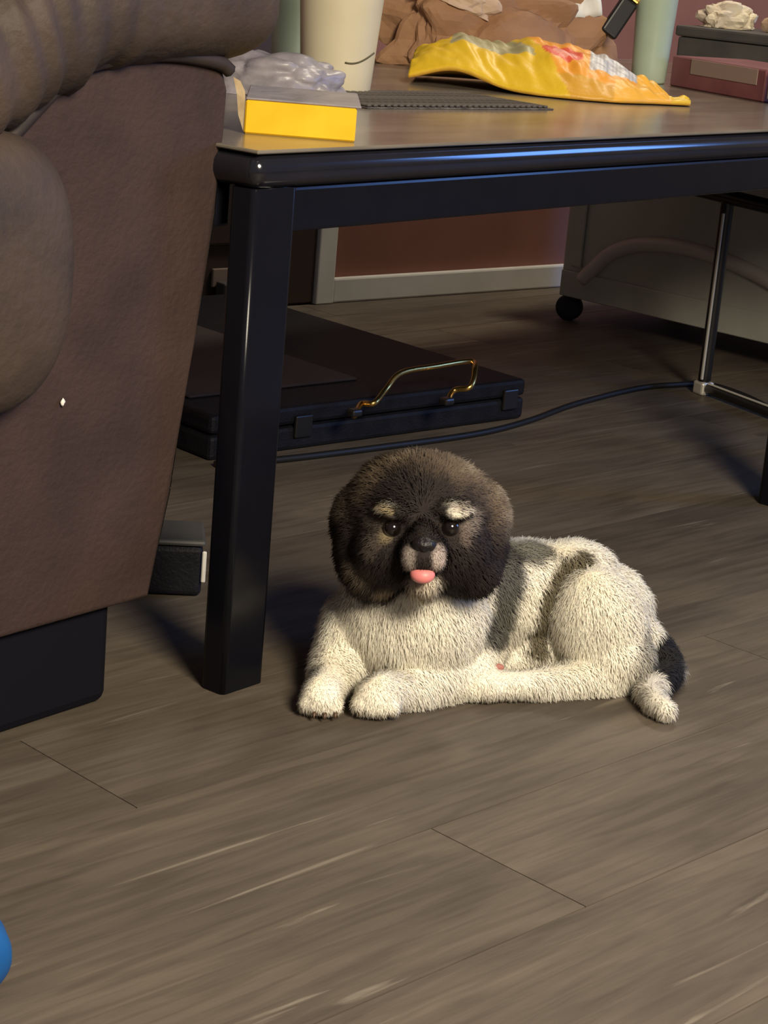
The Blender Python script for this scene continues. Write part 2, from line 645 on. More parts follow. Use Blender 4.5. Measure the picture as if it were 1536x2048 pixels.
# ------------------------------------------------------------------ things under the table
# black case with a brass bail handle
cA = onz(560, 905)
cB = onz(1045, 838)
cd = (cB - cA)
caz = math.atan2(cd.y, cd.x)
case = empty('carry_case', (cA.x, cA.y, 0), caz)
tag(case, 'flat black carry case with brass handle under the table', 'case')
CL = cd.length
CW, CH = .70, .062
obj('case_base', box(-.12, CL, 0, CW, .001, CH * .55, .006, 2), M['case'], case)
case_lid = obj('case_lid', box(-.12, CL, 0, CW, CH * .55 + .002, CH, .006, 2), M['case'], case)
obj('lid_panel', box(-.09, CL * .45, .09, CW - .04, CH + .0002, CH + .004, .002, 1), M['case_top'], case_lid)
for sx in (.02, CL - .05):
    obj('latch', box(sx, sx + .03, -.006, -.0002, CH * .3, CH * .8, .002), M['blacktube'], case_lid)
Mi = (Matrix.Translation(Vector((cA.x, cA.y, 0))) @ Matrix.Rotation(caz, 4, 'Z')).inverted()
hz = [(708, 832, .062), (722, 808, .068), (748, 806, .072), (772, 778, .085), (802, 746, .104), (870, 733, .108), (942, 723, .110), (949, 742, .104), (940, 774, .086), (908, 781, .078), (893, 806, .064)]
hp = [Mi @ onz(x, y, z) for x, y, z in hz]
hb = smooth_path(hp, 70)
obj('handle', tube(hb, .0042, 10), M['brass'], case_lid, True)
for e_ in (hp[0], hp[-1]):
    obj('handle_mount', box(e_.x - .009, e_.x + .009, e_.y - .008, e_.y + .008, CH, CH + .010, .003), M['blacktube'], case_lid)

# power cable on the floor
cp = [onz(x, y, .005) for x, y in [(430, 928), (560, 919), (750, 896), (950, 868), (1055, 842), (1150, 808), (1270, 778), (1345, 770), (1420, 770), (1500, 796), (1570, 835)]]
cab = obj('power_cable', tube(smooth_path(cp, 120), .0048, 8), M['cable'], None, True)
tag(cab, 'thin black cable curving over the floor under the table', 'cable')

# black tubular stand at the right
s0 = onz(1405, 788)
sd = (onz(1536, 838) - s0).normalized()
saz = math.atan2(sd.y, sd.x)
st = empty('metal_stand', (s0.x, s0.y, 0), saz)
tag(st, 'black metal tube stand behind the table at the right', 'stand')
SH = .41


def seg(p, q, r, n=14):
    return tube([Vector(p).lerp(Vector(q), k / 12) for k in range(13)], r, n)


posts = []
for sx in (0, .42):
    for sy in (0, .34):
        po = obj('post', seg((sx, sy, .0), (sx, sy, SH), .0105), M['blacktube'], st, True)
        posts.append(po)
for sy in (0, .34):
    obj('floor_rail', seg((.012, sy, .012), (.41, sy, .012), .0085), M['blacktube'], st, True)
    obj('upper_rail', seg((-.16, sy, .325), (.42, sy, .325), .012), M['blacktube'], st, True)
obj('tray', box(-.03, .45, -.03, .37, SH, SH + .012, .004), M['dark_box'], st)
obj('foot_cap', box(-.013, .013, -.013, .013, .0, .022, .004), M['steel_glint'], st)
obj('highlight_strip', box(.0035, .0085, -.0125, -.0085, .026, .30, .001, 1), M['steel_glint'], posts[0])  # pale strip standing in for the highlight down the black post
obj('highlight_strip', box(.0035, .0085, -.0125, -.0085, .345, .40, .001, 1), M['steel_glint'], posts[0])
obj('highlight_strip', box(.016, .40, -.0055, -.0005, .0195, .0225, .001, 1), M['steel_glint'], posts[0])  # the same painted highlight along the floor rail

# grey green storage tote on casters
ZB = .05
t0 = onz(1112, 588, ZB)
t1 = onz(1536, 688, ZB)
td = t1 - t0
taz = math.atan2(td.y, td.x)
tote = empty('storage_tote', (t0.x, t0.y, 0), taz)
tag(tote, 'grey green plastic storage tote on casters against the brown wall', 'tote')
TT = .385
tbin = obj('bin', box(0, .72, 0, .42, ZB, TT, .02, 4), M['tote'], tote, True)
obj('rim', box(-.012, .732, -.012, .432, TT - .03, TT - .002, .008, 2), M['tote'], tote)
obj('lid', box(-.015, .735, -.015, .435, TT - .001, TT + .02, .008, 3), M['ridge'], tote)
obj('skirt', box(.01, .71, -.004, .0, ZB + .001, ZB + .05, .0015, 1), M['tote'], tbin)
TN = Vector((math.sin(taz), -math.cos(taz), 0))
arc = []
for x, y in [(1165, 560), (1190, 535), (1225, 505), (1275, 490), (1335, 491), (1400, 503), (1470, 528), (1536, 560), (1600, 600)]:
    p = onplane(x, y, Vector((t0.x, t0.y, 0)), TN)
    p = Matrix.Rotation(-taz, 3, 'Z') @ (p - Vector((t0.x, t0.y, 0)))
    arc.append(Vector((p.x, -.001, p.z)))
obj('arched_ridge', tube(smooth_path(arc, 40), .014, 8), M['ridge'], tbin, True)
obj('corner_ridge', box(.03, .055, -.006, .0, ZB + .06, TT - .04, .002), M['tote'], tbin)
for sx in (.012, .70):
    for sy in (.03, .39):
        c_ = obj('caster', lathe([(.010, -.013), (.022, -.013), (.025, -.009), (.025, .009), (.022, .013), (.010, .013)], 24), M['caster'], tote, True)
        c_.location = (sx, sy, .025)
        c_.rotation_euler = (math.pi / 2, 0, math.radians(20))

# blue toy at the left edge of the picture
bt = onz(-86, 1996)
b = bmesh.new()
bmesh.ops.create_uvsphere(b, u_segments=40, v_segments=24, radius=.034)
for v in b.verts:
    a_ = math.atan2(v.co.y, v.co.x)
    r_ = 1 + .03 * math.cos(8 * a_) * (1 - (v.co.z / .034) ** 2)
    v.co.x *= r_
    v.co.y *= r_
    v.co.z = v.co.z * .95 + .0325
bl = obj('toy_ball', b, M['blue'], None, True)
bl.location = (bt.x, bt.y, 0)
tag(bl, 'round blue toy on the floor at the left edge', 'toy')

# ------------------------------------------------------------------ things on the table
# yellow carton
y0 = tpt(487, 268)
y1 = tpt(709, 286)
yd = y1 - y0
yaz = math.atan2(yd.y, yd.x)
yl = yd.length
yc = empty('carton', (y0.x, y0.y, TH + .0006), yaz)
tag(yc, 'slim yellow carton with torn open end at the table corner', 'carton')
YH = .031
obj('carton_body', box(0, yl, 0, .15, 0, YH - .001, .0015, 1), M['yellow'], yc)
obj('top_film', box(.0, yl + .004, .004, .155, YH - .0008, YH + .001, .0008, 1), M['grey_film'], yc)
b = bmesh.new()
b.faces.new([b.verts.new(p) for p in ((-.0006, .001, .002), (-.006, .003, .016), (-.0085, .004, YH + .004), (-.0125, .006, YH + .018), (-.006, .006, YH + .015), (-.001, .004, YH + .006), (-.0006, .002, YH - .002))])
ex = bmesh.ops.extrude_face_region(b, geom=b.faces[:])
for v in [g for g in ex['geom'] if isinstance(g, bmesh.types.BMVert)]:
    v.co += Vector((0, .0014, 0))
obj('torn_flap', b, M['torn'], yc)

# crumpled grey film behind the carton
gp = tpt(560, 205)


def crumple(name, size, seed, mt, amp=.25, flat=False, sub=5, freq=1.6):
    b = bmesh.new()
    bmesh.ops.create_icosphere(b, subdivisions=sub, radius=1)
    off = Vector((seed * 13.1, seed * 7.7, seed * 3.3))
    for v in b.verts:
        d, _ = noise.voronoi(v.co * freq + off)
        d2, _ = noise.voronoi(v.co * freq * 2.3 + off * 2)
        r = 1 - amp * (1 - min(1, (d[1] - d[0]) * 1.6)) - amp * .4 * d2[0]
        p = v.co * r
        sq = .8
        p = Vector([math.copysign(abs(q) ** sq, q) for q in p])
        z = p.z
        if z < -.35:
            z = -.35
        v.co = Vector((p.x * size[0], p.y * size[1], (z + .35) / 1.35 * size[2]))
    o = obj(name, b, mt, None, not flat)
    return o


g = crumple('plastic_sleeve', (.075, .085, .052), 4, M['grey_film'], .22)
g.location = (gp.x - .012, gp.y + .10, TH + .0006)
g.rotation_euler = (0, 0, math.radians(70))
tag(g, 'crumpled grey plastic sleeve between the carton and the cream cup', 'plastic bag')

# cream cup
cc = tpt(667, 187)
scal = 4000 / ((cc - CAM).dot(fw))
cup = empty('drinking_cup', (cc.x, cc.y + .035, TH + .0006))
tag(cup, 'tall cream plastic cup standing on the table', 'cup')
r0, r1, hh = 71 / scal * 1.0, 98 / scal * 1.0, .215
prof = [(r0 * .8, .004), (r0 * .82, 0), (r0 * .97, 0), (r0, .003)] + [(r0 + (r1 - r0) * k / 10, .003 + (hh - .003) * k / 10) for k in range(1, 11)] + [(r1 + .003, hh + .002), (r1, hh + .005), (r1 - .004, hh + .001)] + [(r1 - .004 - (r1 - r0) * k / 10, hh - (hh - .01) * k / 10) for k in range(1, 11)] + [(.002, .010)]
cupw = obj('cup_wall', lathe(prof, 56), M['cup'], cup, True)
# dark curved line on the side of the cup
lp = []
for k in range(15):
    t = k / 14
    px, py = 690 + 58 * t, 118 + 10 * math.sin(math.pi * (.25 + .75 * t) * 1.0) - 12 * t * t
    d = ray(px, py)
    c0 = Vector((cc.x, cc.y + .035, 0))
    best = None
    lo_, hi_ = .5, 4
    zz = TH + .06
    for _ in range(4):
        rr = r0 + (r1 - r0) * max(0, (zz - TH)) / hh + .0004
        ox, oy = CAM.x - c0.x, CAM.y - c0.y
        aa = d.x ** 2 + d.y ** 2
        bb = 2 * (ox * d.x + oy * d.y)
        ccc = ox * ox + oy * oy - rr * rr
        disc = max(0, bb * bb - 4 * aa * ccc)
        tt = (-bb - math.sqrt(disc)) / (2 * aa)
        P_ = CAM + d * tt
        zz = P_.z
    lp.append(P_ - Vector((cc.x, cc.y + .035, TH + .0006)))
obj('curved_line', tube(lp, .0011, 6), M['line'], cupw, True)

# dark ribbed placemat
pmq = [tpt(735, 219), tpt(1010, 217), tpt(1010, 178), tpt(735, 178)]
pc = sum(pmq, Vector()) / 4
pmat = empty('placemat', (pmq[0].x, pmq[0].y, TH + .0006), TAZ - math.radians(8))
tag(pmat, 'dark ribbed placemat between cream cup and yellow snack bag', 'placemat')
obj('backing', box(0, .30, 0, .16, 0, .0015, .0005, 1), M['mat'], pmat)
rb = box(0, .006, .004, .156, .0016, .0045, .001, 1)
bmesh.ops.recalc_face_normals(rb, faces=rb.faces)
rme = bpy.data.meshes.new('rib')
rb.to_mesh(rme)
rb.free()
rme.materials.append(M['mat'])
for k in range(30):
    o = link('rib', rme, None, pmat)
    o.location = (.004 + k * .0098, 0, 0)

# brown paper bag, crumpled
pb = crumple('paper_bag', (.225, .085, .185), 11, M['paper'], .34, True, 5, 1.25)
q = tpt(985, 150)
pb.location = (q.x + .005, q.y + .095, TH + .0006)
pb.rotation_euler = (0, 0, math.radians(18))
tag(pb, 'crumpled brown paper bag behind the yellow snack bag', 'paper bag')
pn = crumple('paper_napkin', (.075, .03, .05), 23, M['tan_paper'], .3, True, 4, 1.3)
pn.location = at(905, 12, q.y + .03)
pn.rotation_euler = (0, math.radians(18), math.radians(10))
tag(pn, 'tan crumpled napkin on top of the brown paper bag', 'napkin')

# yellow snack bag
bl0 = tpt(818, 165)
bl1 = tpt(1382, 217)
bx = empty('snack_bag', (bl0.x, bl0.y, TH + .0006), math.atan2((bl1 - bl0).y, (bl1 - bl0).x))
tag(bx, 'open yellow snack bag with orange and white print, lying on the table', 'snack bag')
BLn = (bl1 - bl0).length
NS, NT = 150, 60
b = bmesh.new()
lay = None
YEL, ORG, RED, PNK, OLV, SIL, TAN = (.80, .52, .02), (.86, .36, .03), (.75, .10, .05), (.85, .32, .24), (.42, .38, .20), (.55, .54, .52), (.55, .28, .04)
verts, cols = [], []


def bag_col(s, t):
    t = (t + 1) / 1.3 * 2 - 1
    if s > .80 - .08 * (t < -.25):
        return YEL if s > .93 else (.88, .45, .04)
    if s > .63 and t > -.20 + (s - .63) * .8:
        return (.64, .63, .62) if int(s * 130) % 2 else (.46, .45, .44)
    if ((s - .53) / .075) ** 2 + ((t - .18) / .34) ** 2 < 1:
        return PNK if ((s - .54) / .042) ** 2 + ((t - .12) / .15) ** 2 < 1 else RED
    if .13 < s < .40 - (t - .3) * .10 and t > -.12:
        return OLV
    if s < .44 - (t - .3) * .10:
        return YEL
    return ORG if t > -.5 else (.70, .36, .03)


for sgn in (1, -1):
    grid = []
    for i in range(NS + 1):
        s = i / NS
        row = []
        wdt = .070 + .028 * math.sin(math.pi * min(1, s * 1.15)) - .035 * max(0, s - .75) / .25
        hgt = .068 * (math.sin(math.pi * min(1, .12 + s * .95)) ** .8) * (1 - .2 * math.exp(-((s - .28) / .08) ** 2))
        if s > .78:
            hgt = min(hgt, .068 * (1 - s) / .22 * .55 + .004)
        for j in range(NT + 1):
            t = -1 + 2 * j / NT
            prof_ = (1 - abs(t) ** 2.4)
            wr = .006 * noise.noise(Vector((s * 13, t * 2.0, sgn * 3))) + .004 * noise.noise(Vector((s * 30 + t * 4, t * 5, 7)))
            lift = .022 * math.exp(-((s - .16) / .14) ** 2) * (1 - t) * .5
            if sgn > 0:
                z = .006 + lift + hgt * prof_ * (.85 + .25 * t) + wr * (.3 + prof_)
            else:
                z = .0015 + lift * .9 + .010 * prof_ * 0
            row.append(b.verts.new((s * BLn, t * wdt * 1.0 + .012 * math.sin(s * 7) + .045, max(.0008, z))))
            cols.append(bag_col(s, t) if sgn > 0 else TAN)
        grid.append(row)
    for i in range(NS):
        for j in range(NT):
            b.faces.new((grid[i][j], grid[i + 1][j], grid[i + 1][j + 1], grid[i][j + 1]))
    if sgn > 0:
        top = grid
    else:
        for i in range(NS):
            for j in (0, NT):
                b.faces.new((top[i][j], top[i + 1][j], grid[i + 1][j], grid[i][j]))
        for j in range(NT):
            for i in (0, NS):
                b.faces.new((top[i][j], top[i][j + 1], grid[i][j + 1], grid[i][j]))
bo = obj('bag_film', b, M['bagprint'], bx, True)
ca = bo.data.color_attributes.new('print', 'FLOAT_COLOR', 'POINT')
ca.data.foreach_set('color', np.array([(*c, 1) for c in cols], dtype=np.float32).ravel())

# pale green tumblers
def tumbler(px, py, dy, r0, r1, h, label):
    p = tpt(px, py)
    t = empty('tumbler', (p.x, p.y + dy, TH + .0006))
    tag(t, label, 'tumbler', 'pale green tumblers on the table')
    prof = [(r0 * .9, 0), (r0, .003)] + [(r0 + (r1 - r0) * k / 8, .003 + (h - .003) * k / 8) for k in range(1, 9)]
    prof += [(r1 - .002, h + .001)] + [(r1 - .002 - (r1 - r0) * k / 8, h - (h - .008) * k / 8) for k in range(1, 9)] + [(.002, .008)]
    obj('tumbler_wall', lathe(prof, 48), M['green'], t, True)
    obj('rim_ring', lathe([(r1 + .0005, h - .012), (r1 + .0018, h - .010), (r1 + .0018, h - .002), (r1 + .0005, h)], 48), M['green'], t, True)
    return t


tumbler(1298, 168, .02, .026, .034, .19, 'tall pale green tumbler standing behind the tip of the snack bag')
tumbler(585, 134, .0, .030, .036, .17, 'pale green tumbler half hidden behind the armchair and cream cup')

# black lighter and white slip on the bag heap
lt = empty('lighter', at(1214, 70, q.y + .10), 0)
lt.rotation_euler = (math.radians(-10), math.radians(32), math.radians(10))
tag(lt, 'black lighter lying tilted on the brown paper bag', 'lighter')
obj('lighter_body', box(-.014, .014, -.007, .007, 0, .062, .004, 3), M['blacktube'], lt)
obj('lighter_cap', box(-.013, .013, -.0065, .0065, .0625, .078, .003, 2), M['brass'], lt)
ws_ = bmesh.new()
gr = [[ws_.verts.new((i * .006, j * .008, .004 * math.sin(i * .9 + j * .5) + .006 * math.sin(j * .7))) for j in range(8)] for i in range(9)]
for i in range(8):
    for j in range(7):
        ws_.faces.new((gr[i][j], gr[i + 1][j], gr[i + 1][j + 1], gr[i][j + 1]))
sl_ = obj('paper_slip', ws_, M['white'], None, True)
sl_.modifiers.new('t', 'SOLIDIFY').thickness = .0006
sl_.location = at(1140, 38, q.y + .09)
sl_.rotation_euler = (math.radians(65), math.radians(-10), math.radians(5))
tag(sl_, 'white curled paper slip beside the black lighter', 'paper')

# magenta book and dark box at the far right of the table
m0 = tpt(1338, 172)
m1 = tpt(1525, 206)
maz = math.atan2((m1 - m0).y, (m1 - m0).x)
bk = empty('book', (m0.x, m0.y, TH + .0006), maz)
tag(bk, 'thick magenta book at the far right end of the table', 'book')
ML = (m1 - m0).length
cov = obj('cover', box(0, ML, 0, .14, 0, .045, .002, 1), M['magenta'], bk)
obj('spine_label', box(ML * .22, ML * .92, -.0012, .0, .022, .044, .0004, 1), M['label'], cov)
obj('page_block', box(ML - .001, ML + .001, .006, .134, .005, .040, .0004, 1), M['cream'], bk)
pj = tpt(1528, 208)
jar = empty('small_jar', (pj.x + .025, pj.y - .01, TH + .0006))
tag(jar, 'small white jar at the right edge beside the magenta book', 'jar')
obj('jar_body', lathe([(.018, 0), (.02, .003), (.02, .032), (.017, .036)], 28), M['white'], jar, True)
obj('jar_lid', lathe([(.0185, .0362), (.0195, .038), (.0195, .047), (.018, .048)], 28), M['label'], jar, True)
DBP = at(1350, 120, 3.42)
daz = math.radians(-38)
db = empty('storage_box', (DBP.x, DBP.y, TH + .0006), daz)
tag(db, 'dark grey box behind the magenta book, topped with papers', 'box')
obj('box_body', box(0, .34, 0, .20, 0, .060, .004, 2), M['dark_box'], db)
obj('box_lid', box(-.004, .344, -.005, .205, .0605, .078, .004, 2), M['dark_box'], db)
for k, (du, dv, sz, mt_, lb_) in enumerate([(.045, .22, (.062, .06, .05), 'cream', 'cream crumpled wrapper on the dark box beside the tumbler'),
                                            (.15, .24, (.046, .055, .055), 'tan_paper', 'tan crumpled wrapper in the middle of the dark box'),
                                            (.235, .21, (.044, .050, .055), 'cream', 'small cream wrapper on the dark box nearest the right edge')]):
    o = crumple('wrapper', sz, 31 + k * 5, M[mt_], .35, True, 4, 1.5)
    o.location = db.location + Matrix.Rotation(daz, 3, 'Z') @ Vector((du, dv - .14, .0785))
    o.rotation_euler = (0, 0, k * .15)
    tag(o, lb_, 'wrapper', 'wrappers on the dark box')

# ------------------------------------------------------------------ the puppy
pup_base = onz(930, 1390)
pup = empty('puppy', (0, 0, 0))
tag(pup, 'fluffy white puppy with dark face lying on the plank floor, tongue out', 'dog')


def pz(x, y, Y, zmin=None):
    p = at(x, y, Y)
    if zmin is not None:
        p.z = max(p.z, zmin)
    return p


HC = at(842, 1040, 1.775)
HEADSH = [(at(842, 1034, 1.775), (.071, .060, .056)), (at(842, 1000, 1.785), (.062, .055, .040)),
          (at(778, 1100, 1.738), (.031, .030, .033)), (at(908, 1100, 1.738), (.031, .030, .033))]
for s in (-1, 1):
    HEADSH += [(at(842 + s * 122, 1040, 1.780), (.024, .034, .034)), (at(842 + s * 118, 1090, 1.762), (.023, .026, .038)), (at(842 + s * 98, 1142, 1.742), (.026, .020, .022))]
bm = bmesh.new()
for c, r in HEADSH:
    ell(bm, c, r)
ell(bm, at(847, 1102, 1.705), (.023, .034, .0185))        # muzzle
ell(bm, at(847, 1075, 1.715), (.014, .028, .018))         # bridge of the nose
ell(bm, at(829, 1118, 1.690), (.0130, .016, .0125))
ell(bm, at(866, 1118, 1.690), (.0130, .016, .0125))
ell(bm, at(847, 1163, 1.712), (.015, .022, .013))         # chin
ell(bm, at(790, 1022, 1.722), (.018, .012, .009))         # brows
ell(bm, at(904, 1022, 1.722), (.018, .012, .009))
# neck and chest
ell(bm, at(828, 1180, 1.80), (.066, .055, .06))
ell(bm, at(822, 1245, 1.80), (.074, .062, .066))
ell(bm, at(826, 1272, 1.822), (.070, .056, .040))
# front leg, picture left
PA = Vector((-.042, 1.704, .0185))
chain(bm, [(at(718, 1250, 1.80), .036), (at(682, 1320, 1.775), .0275), (at(662, 1365, 1.735), .0205), (PA, .0185)])
ell(bm, PA + Vector((0, -.003, -.001)), (.0195, .023, .0165))
for k in (-1.5, -.5, .5, 1.5):
    ell(bm, PA + Vector((k * .0095, -.018 + abs(k) * .004, -.0065)), (.0068, .011, .0090), sub=2)
# front leg, picture right
PB = Vector((.012, 1.712, .0195))
chain(bm, [(at(935, 1290, 1.815), .040), (at(930, 1350, 1.79), .034), (at(860, 1365, 1.762), .027), (at(800, 1388, 1.735), .0215), (PB, .0195)])
ell(bm, PB + Vector((-.003, -.003, -.001)), (.0215, .023, .0175))
for k in (-1.5, -.5, .5, 1.5):
    ell(bm, PB + Vector((-.004 + k * .0105, -.019 + abs(k) * .004, -.0065)), (.0072, .011, .0095), sub=2)
# trunk
chain(bm, [(at(880, 1215, 1.84), .060), (at(1010, 1195, 1.885), .058), (at(1110, 1200, 1.905), .058), (at(1195, 1230, 1.90), .056)], .012)
ell(bm, at(1060, 1130, 1.90), (.05, .04, .022))
ell(bm, at(1150, 1130, 1.90), (.04, .04, .022))
# belly and far thigh
ell(bm, at(1040, 1290, 1.87), (.05, .04, .034))
# near thigh
ell(bm, at(1195, 1260, 1.855), (.048, .042, .062), Matrix.Rotation(math.radians(-14), 3, 'Y'))
ell(bm, at(1225, 1315, 1.845), (.040, .040, .034))
# near hind foot
HA = onz(985, 1372, .0145)
chain(bm, [(at(1215, 1352, 1.83), .026), (at(1130, 1368, 1.805), .0175), (onz(1040, 1372, .0145), .0145), (HA, .0150)])
ell(bm, HA + Vector((-.004, -.003, .0)), (.0175, .017, .0145))
for k in (-1, 0, 1):
    ell(bm, HA + Vector((-.016, -.003 + k * .009, -.004)), (.009, .0065, .009), sub=2)
# far hind foot
HB = at(1000, 1326, 1.832)
HB.z = max(HB.z, .016)
chain(bm, [(at(1085, 1318, 1.86), .022), (at(1050, 1324, 1.846), .0165), (HB, .0145)])
ell(bm, HB + Vector((-.006, -.002, 0)), (.014, .013, .0125))
# tail
tp = [at(1270, 1270, 1.885), at(1315, 1305, 1.89), at(1338, 1345, 1.86), at(1320, 1375, 1.83), at(1295, 1392, 1.795), at(1312, 1418, 1.765), at(1328, 1436, 1.754)]
for p in tp:
    p.z = max(p.z, .012)
chain(bm, list(zip(tp, (.024, .018, .0155, .0125, .0115, .0115, .0105))))
bme = remesh(bm, .0032, 7, .5)
bco = np.empty(len(bme.vertices) * 3, dtype=np.float32)
bme.vertices.foreach_get('co', bco)
bco = bco.reshape(-1, 3)
bco[:, 2] = np.maximum(bco[:, 2], .0012)
bme.vertices.foreach_set('co', bco.ravel())
bme.update()

WHT = np.array((.95, .89, .75))


def sm(x, a, b_):
    t = np.clip((x - a) / (b_ - a), 0, 1)
    return t * t * (3 - 2 * t)


def V(p):
    return np.array(p, dtype=np.float64)


def dist_seg(P, a, c):
    a, c = V(a), V(c)
    d = c - a
    t = np.clip(((P - a) @ d) / (d @ d), 0, 1)
    return np.linalg.norm(P - a - t[:, None] * d, axis=1)


head_parts = [(c, tuple(q + .013 for q in r)) for c, r in HEADSH] + [(at(847, 1095, 1.705), (.034, .06, .026))]
body = link('body', bme, M['dogskin'], pup, True)


def surf(px, py):
    """point of the puppy's surface that the photograph shows there"""
    ok, loc, nn, _ = body.ray_cast(CAM, ray(px, py).normalized())
    return (loc if ok else at(px, py, 1.70)), (nn if ok else Vector((0, -1, 0)))


def line_on(pts):
    return [surf(*p)[0] for p in pts]


PATCHES_AND_SHADE = [  # coat patches and painted crease shade: lines, inner and outer radius, strength, colour
    (line_on([(1020, 1102), (1040, 1104), (1068, 1102)]), .012, .025, .9, (.13, .12, .085)),
    (line_on([(1012, 1112), (1010, 1150), (1006, 1190), (1000, 1230), (985, 1265)]), .010, .023, .95, (.07, .066, .054)),  # dark patch, with the shadow behind the chest painted in
    (line_on([(1168, 1118), (1135, 1132), (1110, 1160), (1090, 1205), (1080, 1250), (1072, 1290)]), .006, .015, .95, (.10, .08, .04)),  # shadow of the thigh crease, painted into the coat
    (line_on([(1296, 1290), (1290, 1330)]), .010, .026, .7, (.22, .20, .15)),
]


def fbm(P, s):
    return np.array([noise.noise(Vector(p) * s) for p in P])


def coat(P, fast=False):
    P = np.asarray(P, dtype=np.float64)
    n = len(P)
    C = np.tile(WHT, (n, 1))
    hx = P - V(HC)
    nz = fbm(P, 90) if not fast else np.zeros(n)
    nz2 = fbm(P, 35)

    def blend(mask, c):
        nonlocal C
        mask = np.clip(mask, 0, 1)[:, None]
        C = C * (1 - mask) + np.array(c) * mask

    # head: dark brown to black
    dm = np.full(n, 9.)
    for c, r in head_parts:
        q = (P - V(c)) / np.array(r)
        dm = np.minimum(dm, np.sqrt((q ** 2).sum(1)))
    hm = 1 - sm(dm + nz * .08, .92, 1.06)
    blend(hm, (.026, .019, .017))
    # lighter grey-brown crown and outer rim
    rho = np.sqrt((hx[:, 0] / .086) ** 2 + (hx[:, 2] / .070) ** 2) + nz2 * .10 + nz * .06
    upz = sm(hx[:, 2], -.012, .022)
    blend(hm * sm(rho, .60, .86) * upz, (.15, .108, .070))
    blend(hm * sm(rho, .80, 1.0) * upz * .9, (.48, .39, .27))
    # body of head: pale spots
    def spot(p, r, c, k=1.0, soft=.5):
        d = np.linalg.norm((P - V(p)) / np.array(r), axis=1) + nz * .15
        blend((1 - sm(d, 1 - soft, 1.15)) * k, c)
    spot(at(775, 1028, 1.70), (.0090, .03, .0055), (.40, .32, .18), .9)
    spot(at(757, 1042, 1.715), (.014, .03, .012), (.14, .11, .085), .6)
    spot(at(922, 1024, 1.70), (.0115, .03, .0060), (.36, .30, .24), .9)
    spot(at(942, 1045, 1.715), (.010, .03, .015), (.26, .21, .17), .8)
    spot(at(770, 1082, 1.70), (.009, .03, .009), (.24, .19, .11), .9)
    spot(at(748, 1092, 1.715), (.008, .03, .014), (.13, .10, .08), .6)
    spot(at(930, 1080, 1.70), (.006, .03, .012), (.16, .12, .10), .8)
    spot(at(815, 1120, 1.68), (.0085, .02, .013), (.46, .38, .33))
    spot(at(879, 1116, 1.68), (.0080, .02, .014), (.46, .38, .33))
    spot(at(847, 1170, 1.70), (.017, .04, .013), (.62, .54, .42))
    spot(at(722, 1150, 1.72), (.017, .04, .016), (.13, .10, .07), .8)
    spot(at(775, 1186, 1.72), (.012, .04, .009), (.32, .25, .17), .8)
    # grey patches on the trunk, with shade painted along the creases
    body_m = 1 - hm
    for ln, ra, rb_, k_, cc0 in PATCHES_AND_SHADE:
        g = np.min([dist_seg(P, a0_, c0_) for a0_, c0_ in zip(ln, ln[1:])], axis=0)
        blend(body_m * (1 - sm(g + nz * .004, ra, rb_)) * k_, cc0)
    # tail: black root, white tip
    td_ = dist_seg(P, tp[1], tp[3])
    blend((1 - sm(td_ + nz * .004, .020, .028)) * sm(P[:, 0], float(at(1278, 1340, 1.86).x), float(at(1300, 1340, 1.86).x)), (.020, .018, .018))
    te = dist_seg(P, tp[4], tp[6])
    blend(1 - sm(te, .020, .026), (.84, .79, .68))
    C *= (1 + .10 * nz)[:, None]
    return np.clip(C, .004, 1)


ca = bme.color_attributes.new('coat', 'FLOAT_COLOR', 'POINT')
cc_ = coat(bco)
ca.data.foreach_set('color', np.hstack([cc_, np.ones((len(cc_), 1))]).astype(np.float32).ravel())
# features of the face
EL, ER = at(784, 1056, 1.712), at(901, 1055, 1.712)


eyes = []
for px, py in ((785, 1056), (901, 1055)):
    l, nn = surf(px, py)
    b = bmesh.new()
    bmesh.ops.create_uvsphere(b, u_segments=24, v_segments=16, radius=.0082)
    o = obj('eye', b, M['eye'], pup, True)
    o.location = l + Vector((0, -.0005, 0))
    eyes.append(o.location.copy())
l, nn = surf(848, 1092)
b = bmesh.new()
bmesh.ops.create_uvsphere(b, u_segments=24, v_segments=16, radius=1)
for v in b.verts:
    v.co = Vector((v.co.x * (.0105 + .002 * v.co.z), v.co.y * .008, v.co.z * .0078))
    for s in (-1, 1):
        dd = (v.co - Vector((s * .005, -.008, -.002))).length
        v.co.y += .003 * math.exp(-(dd / .0025) ** 2)
NO = l + Vector((0, .001, 0))
o = obj('nose', b, M['nose'], pup, True)
o.location = NO
l, nn = surf(845, 1146)
b = bmesh.new()
bmesh.ops.create_uvsphere(b, u_segments=28, v_segments=16, radius=1)
for v in b.verts:
    x, y, z = v.co
    v.co = Vector((x * .0112, y * .009 + .0020 * z, z * .0078))
TO = l + Vector((0, -.003, 0))
o = obj('tongue', b, M['tongue'], pup, True)
o.location = TO
o['label'] = 'pink tongue sticking out'
for base, ks in ((PA, (-.5, .5, 1.5)), (PB, (-1.5,))):
    for k in ks:
        off = base + Vector((k * .0095 - (.004 if base is PB else 0), -.0275 + abs(k) * .004, -.009))
        b = tube([off + Vector((0, -.0040 * t, -.003 * t * t - .001)) for t in (0, .35, .7, 1)], lambda t: .0024 * (1 - .7 * t), 8)
        obj('claw', b, M['claw'], pup, True)
l, nn = surf(996, 1333)
b = bmesh.new()
bmesh.ops.create_icosphere(b, subdivisions=3, radius=1)
for v in b.verts:
    v.co = Vector((v.co.x * .0058, v.co.y * .003, v.co.z * .0036))
o = obj('toe_pad', b, M['pad'], pup, True)
o.location = l + Vector((0, -.0015, 0))

